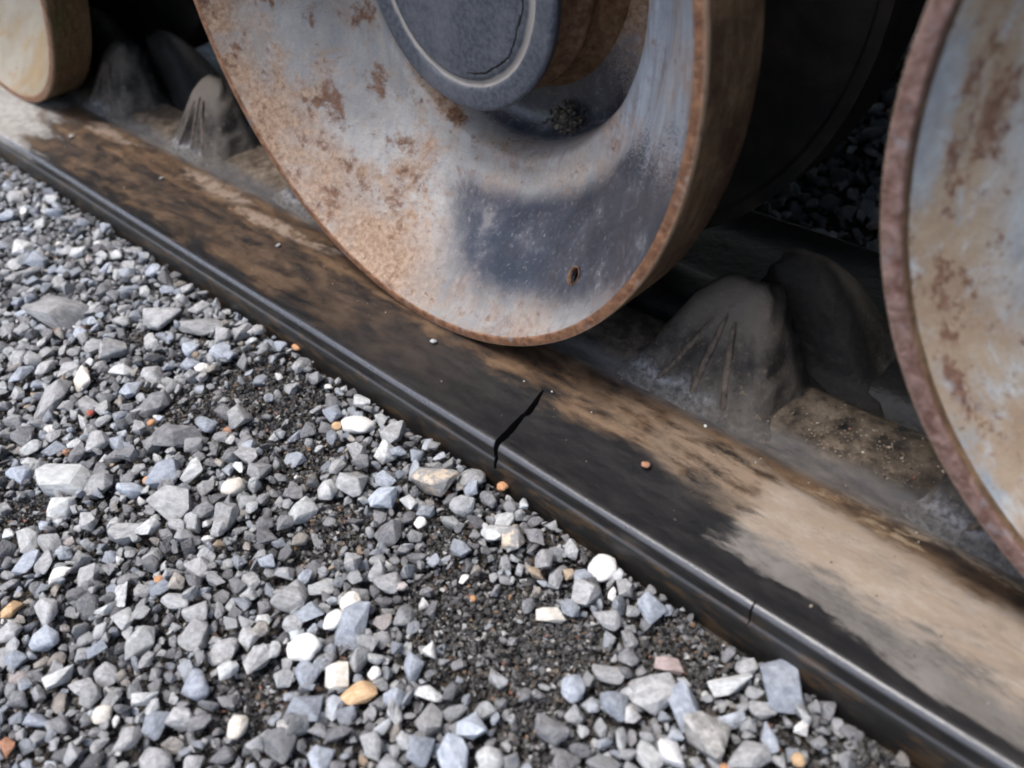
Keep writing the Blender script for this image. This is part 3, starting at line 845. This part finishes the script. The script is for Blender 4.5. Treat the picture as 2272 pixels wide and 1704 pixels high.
STONES=[
  (0.095, -0.403, 0.099, 0.077, 0.69, 'white', 1.0, 'large smooth white pebble lying close to the rubber track edge'),
  (0.047, -0.446, 0.03, 0.028, 0.69, 'tan', 1.0, 'small tan chip touching the big white pebble by the track'),
  (-0.559, -0.565, 0.043, 0.051, 0.66, 'white', 1.0, 'small white pebble at the head of the dark gritty patch'),
  (-0.579, -0.477, 0.072, 0.073, 0.66, 'blue', 0.4, 'pale blue stone just above the small white pebble'),
  (-0.842, -0.857, 0.07, 0.117, 0.69, 'cream', 0.7, 'upright cream stone leaning on grey gravel at the left'),
  (-1.344, -0.718, 0.038, 0.054, 0.63, 'white', 1.0, 'tiny white pebble sitting on a bulky grey stone'),
  (-1.303, -0.743, 0.221, 0.16, 0.63, 'grey', 0.3, 'bulky grey stone carrying a tiny white pebble'),
  (-0.819, -0.982, 0.095, 0.15, 0.66, 'grey', 0.5, 'smooth leaf-shaped grey stone left of the cream upright stone'),
  (-0.515, -0.765, 0.088, 0.095, 0.66, 'dark', 0.7, 'rounded dark grey stone beside the gritty patch'),
  (-0.206, -0.951, 0.024, 0.029, 0.63, 'orange', 0.8, 'small orange-red chip against the slate-blue slab'),
  (-0.056, -0.953, 0.112, 0.114, 0.73, 'grey', 0.1, 'large pale grey triangular slab below the slate-blue slab'),
  (-0.415, -1.119, 0.144, 0.099, 0.69, 'light', 0.6, 'large oblong light grey stone with a wrinkled surface'),
  (-0.308, -0.797, 0.155, 0.121, 0.74, 'dark', 0.1, 'broad dark grey flat slab in the left gravel'),
  (-0.199, -0.91, 0.106, 0.104, 0.69, 'slate', 0.1, 'slate-blue slab with the orange-red chip beside it'),
  (0.021, -0.801, 0.062, 0.072, 0.73, 'cream', 0.8, 'rounded cream pebble right of the triangular slab'),
  (0.253, -0.721, 0.079, 0.081, 0.67, 'light', 0.1, 'sharp pale triangular stone standing in dark grit'),
  (-0.951, -0.51, 0.159, 0.122, 0.63, 'grey', 0.4, 'broad grey stone near the upper left track edge'),
  (-0.793, -0.438, 0.179, 0.08, 0.66, 'grey', 0.4, 'long grey stone lying parallel to the track'),
  (-0.391, -0.285, 0.04, 0.031, 0.66, 'orange', 0.8, 'small orange pebble tucked under the rubber track edge'),
  (-0.644, -0.925, 0.023, 0.026, 0.64, 'red', 0.8, 'tiny dark red chip among grey stones at the left'),
  (-0.436, -0.818, 0.023, 0.025, 0.69, 'orange', 0.8, 'tiny orange chip below the rounded dark stone'),
  (1.012, -0.339, 0.069, 0.07, 0.72, 'white', 0.9, 'lumpy white stone lying right against the track side'),
  (0.607, -0.822, 0.053, 0.057, 0.79, 'cream', 1.0, 'round cream stone with a dimple beside the brown grit'),
  (0.613, -0.882, 0.046, 0.056, 0.72, 'white', 0.9, 'white pebble just below the dimpled cream stone'),
  (0.817, -0.959, 0.077, 0.047, 0.79, 'tan', 0.7, 'large orange-tan pebble in the lower gravel'),
  (0.746, -0.964, 0.053, 0.065, 0.72, 'cream', 0.6, 'rough cream stone behind the orange-tan pebble'),
  (0.806, -0.906, 0.029, 0.03, 0.79, 'white', 1.0, 'small bright white pebble right of the rough cream stone'),
  (0.543, -0.537, 0.031, 0.032, 0.67, 'white', 0.8, 'small white pebble in the middle of the gravel'),
  (0.769, -0.588, 0.022, 0.03, 0.73, 'white', 0.4, 'tiny squared white chip at the top of the brown grit'),
  (1.077, -0.385, 0.02, 0.036, 0.72, 'white', 0.6, 'short white cylindrical chip below the lumpy white stone'),
  (1.002, -0.525, 0.066, 0.036, 0.72, 'cream', 0.7, 'bone-shaped cream stone on the brown grit'),
  (0.469, -0.425, 0.131, 0.104, 0.67, 'twotone', 0.1, 'large angular grey stone with a tan broken face'),
  (0.533, -0.334, 0.073, 0.079, 0.73, 'grey', 0.9, 'round grey stone beside the angular two-coloured stone'),
  (0.659, -0.857, 0.067, 0.109, 0.66, 'slate', 0.2, 'slate-blue slab standing beside the white pebbles'),
  (1.171, -0.636, 0.049, 0.064, 0.71, 'blue', 0.9, 'smooth dark blue pebble at the lower end of the grit'),
  (1.205, -0.556, 0.068, 0.04, 0.71, 'grey', 0.1, 'flat grey triangular flake lying on the grit'),
  (1.292, -0.449, 0.062, 0.034, 0.72, 'pink', 0.6, 'flat pinkish stone near the lower track edge'),
  (1.309, -0.521, 0.106, 0.081, 0.79, 'grey', 0.4, 'large smooth grey stone below the flat pinkish stone'),
  (1.147, -0.871, 0.056, 0.054, 0.71, 'light', 0.8, 'light greenish-grey stone at the bottom edge of the gravel'),
  (0.827, -0.613, 0.015, 0.017, 0.72, 'orange', 0.9, 'tiny orange bead on the brown grit'),
  (0.62, -0.3, 0.03, 0.028, 0.67, 'orange', 0.8, 'orange pebble under the track edge below the gash'),
  (0.622, -0.977, 0.087, 0.062, 0.72, 'white', 1.0, 'curved bright white bean-shaped stone in the lower left gravel'),
  (0.678, -1.192, 0.041, 0.06, 0.72, 'cream', 0.8, 'upright cream pebble near the bottom of the gravel'),
  (0.413, -1.385, 0.039, 0.041, 0.72, 'cream', 1.0, 'round cream pebble in the bottom left gravel'),
  (-0.052, -1.415, 0.046, 0.044, 0.67, 'tan', 0.7, 'tan stone at the left border of the gravel'),
  (0.325, -1.569, 0.04, 0.044, 0.72, 'rust', 0.7, 'reddish-brown stone in the bottom left corner'),
  (-0.065, -1.284, 0.038, 0.066, 0.67, 'white', 0.6, 'whitish oblong stone in the left gravel'),
  (-0.177, -1.323, 0.07, 0.076, 0.67, 'blue', 0.3, 'pale blue-grey block at the left border'),
  (0.612, -1.355, 0.073, 0.065, 0.79, 'grey', 0.7, 'large rounded grey stone at the bottom border'),
  (0.752, -1.064, 0.074, 0.056, 0.72, 'slate', 0.1, 'flat slate-blue plate in the lower gravel'),
  (0.518, -1.201, 0.081, 0.069, 0.72, 'slate', 0.5, 'smooth blue-grey oval stone in the lower left gravel'),
  (0.161, -1.109, 0.023, 0.023, 0.67, 'orange', 0.8, 'small orange-pink chip in the left gravel'),
  (1.508, -0.331, 0.101, 0.113, 0.71, 'slate', 0.15, 'biggest blue-grey slab leaning towards the track'),
  (1.455, -0.528, 0.091, 0.115, 0.79, 'rough', 0.15, 'big rough pitted grey stone at the lower right'),
  (1.423, -0.402, 0.09, 0.042, 0.79, 'light', 0.2, 'long pale grey stone above the big pitted stone'),
  (1.545, -0.451, 0.03, 0.062, 0.71, 'blue', 0.5, 'narrow blue finger-shaped stone below the biggest slab'),
  (1.584, -0.392, 0.034, 0.029, 0.79, 'white', 0.6, 'white pebble right of the blue finger-shaped stone'),
  (1.614, -0.455, 0.025, 0.026, 0.71, 'tan', 0.8, 'small tan pebble at the bottom right of the gravel'),
  (1.425, -0.341, 0.046, 0.042, 0.64, 'grey', 0.5, 'grey pebble between the pink stone and the biggest slab'),
  (1.518, -0.564, 0.027, 0.02, 0.79, 'orange', 0.8, 'orange-brown pebble at the bottom border below the pitted stone'),
  (1.505, -0.405, 0.057, 0.036, 0.71, 'grey', 0.7, 'smooth flat grey stone in front of the biggest slab'),
  (1.377, -0.509, 0.062, 0.097, 0.79, 'slate', 0.2, 'upright slate-blue plate left of the big pitted stone'),
  (-0.306, -1.172, 0.064, 0.086, 0.69, 'light', 0.5, 'light grey stone below the wrinkled oblong stone'),
  (0.476, -0.915, 0.083, 0.075, 0.73, 'grey', 0.3, 'square grey block left of the dimpled cream stone'),
  (0.298, -1.24, 0.072, 0.085, 0.66, 'light', 0.2, 'pale angular stone in the middle of the left gravel'),
  (0.104, -0.878, 0.065, 0.084, 0.73, 'grey', 0.2, 'angular grey stone right of the triangular slab'),
  (0.766, -0.404, 0.054, 0.079, 0.66, 'twotone', 0.6, 'brownish grey oval pebble near the track in the middle'),
  (0.72, -0.433, 0.066, 0.058, 0.66, 'light', 0.5, 'pale flat pebble beside the brownish oval pebble'),
]
for s in STONES:
    put_stone(*s)

# larger nameless stones of the gravel bed, each one a stone of its own
FINES = [(-.349, -.497, .16), (-.175, -.473, .17), (-.403, -.685, .12), (.806, -.669, .15), (.976, -.638, .19), (1.095, -.598, .15), (-.378, -1.242, .08),
         (.063, -.60, .11), (.371, -.70, .12), (1.194, -.795, .10), (.651, -1.137, .10), (1.719, -.38, .10), (-.92, -.628, .07), (1.298, -.40, .12), (.62, -.50, .08)]
def fines(x, y):
    f = 0
    for (a, b, r) in FINES:
        f = max(f, 1 - math.hypot((x - a), (y - b)) / (r * 1.12) + .25 * noise.noise(Vector((x * 9, y * 9, 0))))
    return max(0, f)
class Grid:
    def __init__(self, cell): self.c = cell; self.d = {}
    def ok(self, x, y, r, k):
        i, j = int(x // self.c), int(y // self.c)
        for a in range(i - 1, i + 2):
            for b in range(j - 1, j + 2):
                for (u, v, q) in self.d.get((a, b), ()):
                    if (u - x) ** 2 + (v - y) ** 2 < ((q + r) * k) ** 2: return False
        return True
    def add(self, x, y, r):
        self.d.setdefault((int(x // self.c), int(y // self.c)), []).append((x, y, r))
grid = Grid(.16)
for (x, y, r) in placed: grid.add(x, y, r)
def project(x, y, z):
    d = Vector((x, y, z)) - cp / U
    w = d.dot(cf)
    if w <= 0: return (-9, -9)
    k = 1919.916 / w
    return (.5 + d.dot(cr) * k / 2272, .5 - d.dot(cu) * k / 1704)
WORD = {'grey': 'mid-grey', 'light': 'light grey', 'dark': 'dark grey', 'slate': 'slate-blue', 'blue': 'pale blue'}
bag = ['grey'] * 40 + ['light'] * 22 + ['dark'] * 18 + ['slate'] * 22 + ['blue'] * 8
REF = {'large smooth white': 'big white pebble by the track', 'head of the dark gritty': 'small white pebble beside dark grit', 'upright cream stone': 'upright cream stone',
       'tiny white pebble sitting': 'tiny white pebble on a bulky stone', 'leaf-shaped': 'leaf-shaped grey stone', 'orange-red chip against': 'orange-red chip on the slate slab',
       'triangular slab below': 'large triangular slab', 'oblong light grey stone with': 'wrinkled oblong stone', 'broad dark grey flat': 'broad dark slab',
       'rounded cream pebble right': 'cream pebble beside the triangular slab', 'sharp pale triangular': 'sharp triangular stone in grit', 'long grey stone lying parallel': 'long stone parallel to the track',
       'small orange pebble tucked': 'orange pebble under the track', 'tiny dark red': 'dark red chip', 'lumpy white': 'lumpy white stone by the track', 'dimple beside': 'dimpled cream stone',
       'large orange-tan': 'large orange-tan pebble', 'middle of the gravel': 'small white pebble amid the gravel', 'bone-shaped': 'bone-shaped cream stone', 'tan broken face': 'two-coloured angular stone',
       'smooth dark blue': 'smooth dark blue pebble', 'flat pinkish': 'flat pinkish stone', 'light greenish-grey': 'greenish stone at the bottom', 'below the gash': 'orange pebble below the gash',
       'bean-shaped': 'white bean-shaped stone', 'upright cream pebble near': 'upright cream pebble at the bottom', 'round cream pebble in the bottom': 'round cream pebble bottom left',
       'tan stone at the left': 'tan stone at the left border', 'reddish-brown': 'reddish-brown corner stone', 'whitish oblong': 'whitish oblong stone', 'flat slate-blue plate in': 'flat slate plate',
       'smooth blue-grey oval': 'blue-grey oval stone', 'orange-pink chip': 'orange-pink chip', 'biggest blue-grey': 'biggest blue-grey slab', 'big rough pitted': 'big pitted stone',
       'blue finger': 'blue finger-shaped stone', 'brownish grey oval': 'brownish oval pebble', 'bulky grey stone carrying': 'bulky grey stone at the left'}
ANCHORS = []
for st in STONES:
    for k, ref in REF.items():
        if k in st[7]:
            ANCHORS.append((project(st[0], st[1], -.11), ref)); break
used = set()
def locate(x, y, size, key, shape):
    """words that single the stone out by its nearest easily found neighbour in the picture"""
    u, v = project(x, y, -.11)
    near = sorted(ANCHORS, key=lambda q: math.hypot(q[0][0] - u, (q[0][1] - v) * .75))
    for (p, ref) in near[:3]:
        dx, dy = (u - p[0]), (v - p[1]) * .75
        if math.hypot(dx, dy) > .16: break
        ax, ay = abs(dx), abs(dy)
        if ax > 2 * ay: w = 'right of' if dx > 0 else 'left of'
        elif ay > 2 * ax: w = 'below' if dy > 0 else 'above'
        else: w = ('lower ' if dy > 0 else 'upper ') + ('right of' if dx > 0 else 'left of')
        lab = '%s%s stone %s the %s' % (shape, WORD[key], w, ref)
        k2 = (key, w, ref)
        if k2 not in used:
            used.add(k2); return lab
    return None
cnt = tries = 0
while cnt < 230 and tries < 60000:
    tries += 1
    x, y = rng.uniform(-3.0, 2.0), rng.uniform(-1.6, -.3)
    u, v = project(x, y, -.11)
    if not (0.005 <= u <= .995 and 0 <= v <= .99): continue
    a = rng.uniform(.042, .074) * (1.0 if rng.random() < .8 else 1.35)
    if y + a * .5 > -.292: continue
    if fines(x, y) > .12: continue
    if not grid.ok(x, y, a * .5, .84): continue
    key = rng.choice(bag)
    rd = rng.choice((.1, .1, .1, .5)) if key != 'blue' else .5
    lab = locate(x, y, a, key, 'angular ' if rd < .35 else 'rounded ' if rd > .75 else '')
    if lab is None: continue
    put_stone(x, y, a, a * rng.uniform(.62, .95), rng.uniform(0, 6.28), key, rd, lab, 'loose grey stones of the gravel bed', z=rng.uniform(-.13, -.100))
    grid.add(x, y, a * .5); cnt += 1

# the rest of the gravel, uncountable: one mesh
PAL = [((.28, .285, .29), 34), ((.20, .20, .205), 20), ((.38, .39, .39), 18), ((.26, .28, .31), 16), ((.12, .12, .125), 12), ((.36, .385, .415), 7),
       ((.30, .275, .245), 4), ((.62, .615, .60), 2.4), ((.36, .28, .20), .9), ((.34, .19, .12), .3), ((.36, .325, .31), 1.2)]
GRIT = [((.032, .031, .030), 36), ((.075, .072, .069), 26), ((.15, .146, .142), 12), ((.10, .078, .056), 8), ((.20, .13, .08), 3), ((.34, .335, .325), 5), ((.5, .49, .475), 1.2), ((.24, .12, .08), .6)]
def pal(p):
    t = rng.uniform(0, sum(w for _, w in p))
    for c, w in p:
        t -= w
        if t <= 0: break
    s = rng.uniform(.72, 1.32) * 1.12
    return tuple(min(.85, q * s) for q in c)
SH2 = [stone_shape(2, 300 + i, rng.choice((.05, .05, .1, .2, .4))) for i in range(28)]
SH1 = [stone_shape(1, 400 + i, rng.choice((.2, .5, .5))) for i in range(20)]
class Heap:
    def __init__(self): self.v = []; self.f = []; self.c = []; self.n = 0
    def add(self, shape, x, y, z, a, b, c, col):
        v, f = shape
        r = Matrix.Rotation(rng.uniform(0, 6.28), 3, 'Z') @ Matrix.Rotation(rng.gauss(0, .5), 3, 'X') @ Matrix.Rotation(rng.gauss(0, .5), 3, 'Y')
        w = (v * np.array([a, b, c])) @ np.array(r).T + np.array([x, y, z])
        self.v.append(w * U); self.f.append(f + self.n); self.n += len(v)
        self.c.append(np.tile(np.array([*col, 1.0]), (len(v), 1)))
    def build(self, name, mat, smooth_angle=30):
        v = np.concatenate(self.v); f = np.concatenate(self.f); c = np.concatenate(self.c)
        me = bpy.data.meshes.new(name)
        me.vertices.add(len(v)); me.vertices.foreach_set('co', v.ravel())
        me.loops.add(f.size); me.loops.foreach_set('vertex_index', f.ravel().astype(np.int32))
        me.polygons.add(len(f)); me.polygons.foreach_set('loop_start', np.arange(0, f.size, 3, dtype=np.int32))
        me.update(calc_edges=True)
        me.polygons.foreach_set('use_smooth', np.ones(len(f), dtype=bool))
        at = me.color_attributes.new('Col', 'FLOAT_COLOR', 'POINT'); at.data.foreach_set('color', c.ravel())
        me.set_sharp_from_angle(angle=R(smooth_angle))
        me.validate()
        return obj(name, me, mat)
heap = Heap()
def seen(x, y, mgn):
    u, v = project(x, y, -.12)
    return -mgn <= u <= 1 + mgn and -mgn <= v <= 1 + mgn
def clear_of_track(y, r): return y + r < -.294
def scatter(n, lo, hi, k, zlo, zhi, shapes, palette, box_, grid_=None, mgn=.35, finefac=0.0, inside_fines=False):
    c = 0
    for _ in range(n):
        x, y = rng.uniform(box_[0], box_[1]), rng.uniform(box_[2], box_[3])
        if not seen(x, y, mgn): continue
        a = lo + (hi - lo) * rng.random() ** 1.8
        if box_[3] < 0 and not clear_of_track(y, a * .5): continue
        fn = fines(x, y)
        if finefac and rng.random() < finefac * min(1, fn * 3): continue
        if grid_ is not None:
            if not grid_.ok(x, y, a * .5, k): continue
            grid_.add(x, y, a * .5)
        b = a * rng.uniform(.6, .95)
        cc = b * rng.uniform(.6, .95)
        heap.add(rng.choice(shapes), x, y, rng.uniform(zlo, zhi), a * 1.1, b * 1.1, cc * 1.1, pal(palette))
        c += 1
    return c
FRONT = (-4.4, 3.0, -2.3, -.295)
n1 = scatter(36000, .028, .066, .70, -.148, -.108, SH2, PAL, FRONT, grid, .85, .95)
n2 = scatter(46000, .016, .034, .66, -.150, -.122, SH2, [(tuple(q * .84 for q in c), w) for c, w in PAL], FRONT, grid, .4, .93)  # small stones coloured darker to paint the shadow gaps between larger ones
n3 = scatter(34000, .010, .022, 0, -.165, -.140, SH1, [(tuple(q * .62 for q in c), w) for c, w in PAL] + GRIT, FRONT, None, .12, 0)
n4 = scatter(60000, .005, .011, 0, -.168, -.150, [ico(1)[0:2]] if False else SH1[:4], GRIT, (-3.4, 2.2, -1.8, -.295), None, .04, 0)
gridb = Grid(.16)
n5 = scatter(9000, .05, .12, .8, -.15, -.11, SH2, PAL, (-2.2, 2.0, 1.28, 3.6), gridb, .05)
n6 = scatter(9000, .02, .04, .7, -.16, -.14, SH1, PAL, (-2.2, 2.0, 1.28, 3.6), gridb, .05)
# fine dark grit heaped in the worn patches, hiding part of the small stones
for (a, b, r) in FINES:
    for _ in range(int(11000 * r * r * 3.1)):
        t, q = rng.uniform(0, 6.28), r * math.sqrt(rng.random())
        x, y = a + q * math.cos(t), b + q * math.sin(t)
        s = rng.uniform(.006, .017)
        if not clear_of_track(y, s): continue
        heap.add(rng.choice(SH1), x, y, rng.uniform(-.148, -.126) - .02 * (q / r) ** 3, s, s * .8, s * .7, pal(GRIT))
gravel = heap.build('gravel', M_GRAVEL)
tag(gravel, 'loose bed of small grey gravel and dark grit along the track', 'gravel', kind='stuff')
print('gravel', n1, n2, n3, n4, n5, n6, cnt)

# dry grit lying in the trough between the guide horns
heap = Heap()
for _ in range(380):
    x, y = rng.gauss(1.36, .15), rng.gauss(.30, .06)
    if not (.225 < y < .43 and 1.08 < x < 1.75): continue
    s = rng.uniform(.0025, .0065)
    heap.add(rng.choice(SH1), x, y, .033 + s * .2, s * 1.3, s, s * .8, pal([((.12, .09, .06), 10), ((.26, .2, .14), 8), ((.45, .38, .3), 3), ((.4, .16, .08), .6)]))
for _ in range(150):
    x, y = rng.uniform(-2.6, 2.0), rng.uniform(-.2, .2)
    s = rng.uniform(.002, .0055)
    heap.add(rng.choice(SH1), x, y, .001, s * 1.3, s, s * .8, pal([((.12, .09, .06), 10), ((.3, .24, .18), 6), ((.5, .47, .44), 2)]))
grit = heap.build('loose_grit', M_GRAVEL)
tag(grit, 'fine tan grit scattered on top of the rubber track', 'grit', kind='stuff')

# pebbles lying on the track
for (x, y, s, key, lab) in ((-.834, -.031, .019, 'light', 'tiny pale pebble on the track left of the middle wheel'),
                            (.099, -.069, .021, 'light', 'tiny pale pebble on the track in front of the middle wheel'),
                            (-1.779, -.015, .022, 'light', 'tiny pale pebble on the track, second farthest away'),
                            (-2.63, -.057, .025, 'light', 'tiny pale pebble on the track, farthest away at the left'),
                            (.945, -.084, .026, 'rust', 'tiny brown pebble stuck in the mud of the track'),
                            (.977, .138, .010, 'white', 'minute white grain on the track below the guide horn')):
    o = put_stone(x, y, s, s * .8, rng.uniform(0, 6), key, .9, lab, z=s * .28, name='pebble')
# clod of dry earth caught in the wheel well
heap = Heap()
for _ in range(190):
    s = rng.uniform(.006, .020)
    q = rng.gauss(0, .030), rng.gauss(0, .022)
    heap.add(rng.choice(SH1), .175 + q[0], .50 + rng.uniform(-.01, .05), .545 + q[1] * .8, s, s, s, pal([((.05, .04, .03), 10), ((.12, .09, .06), 8), ((.24, .2, .15), 4)]))
clod = heap.build('dirt_clod', M_GRAVEL)
tag(clod, 'crumbly brown clod of earth caught below the hub of the middle wheel', 'dirt')
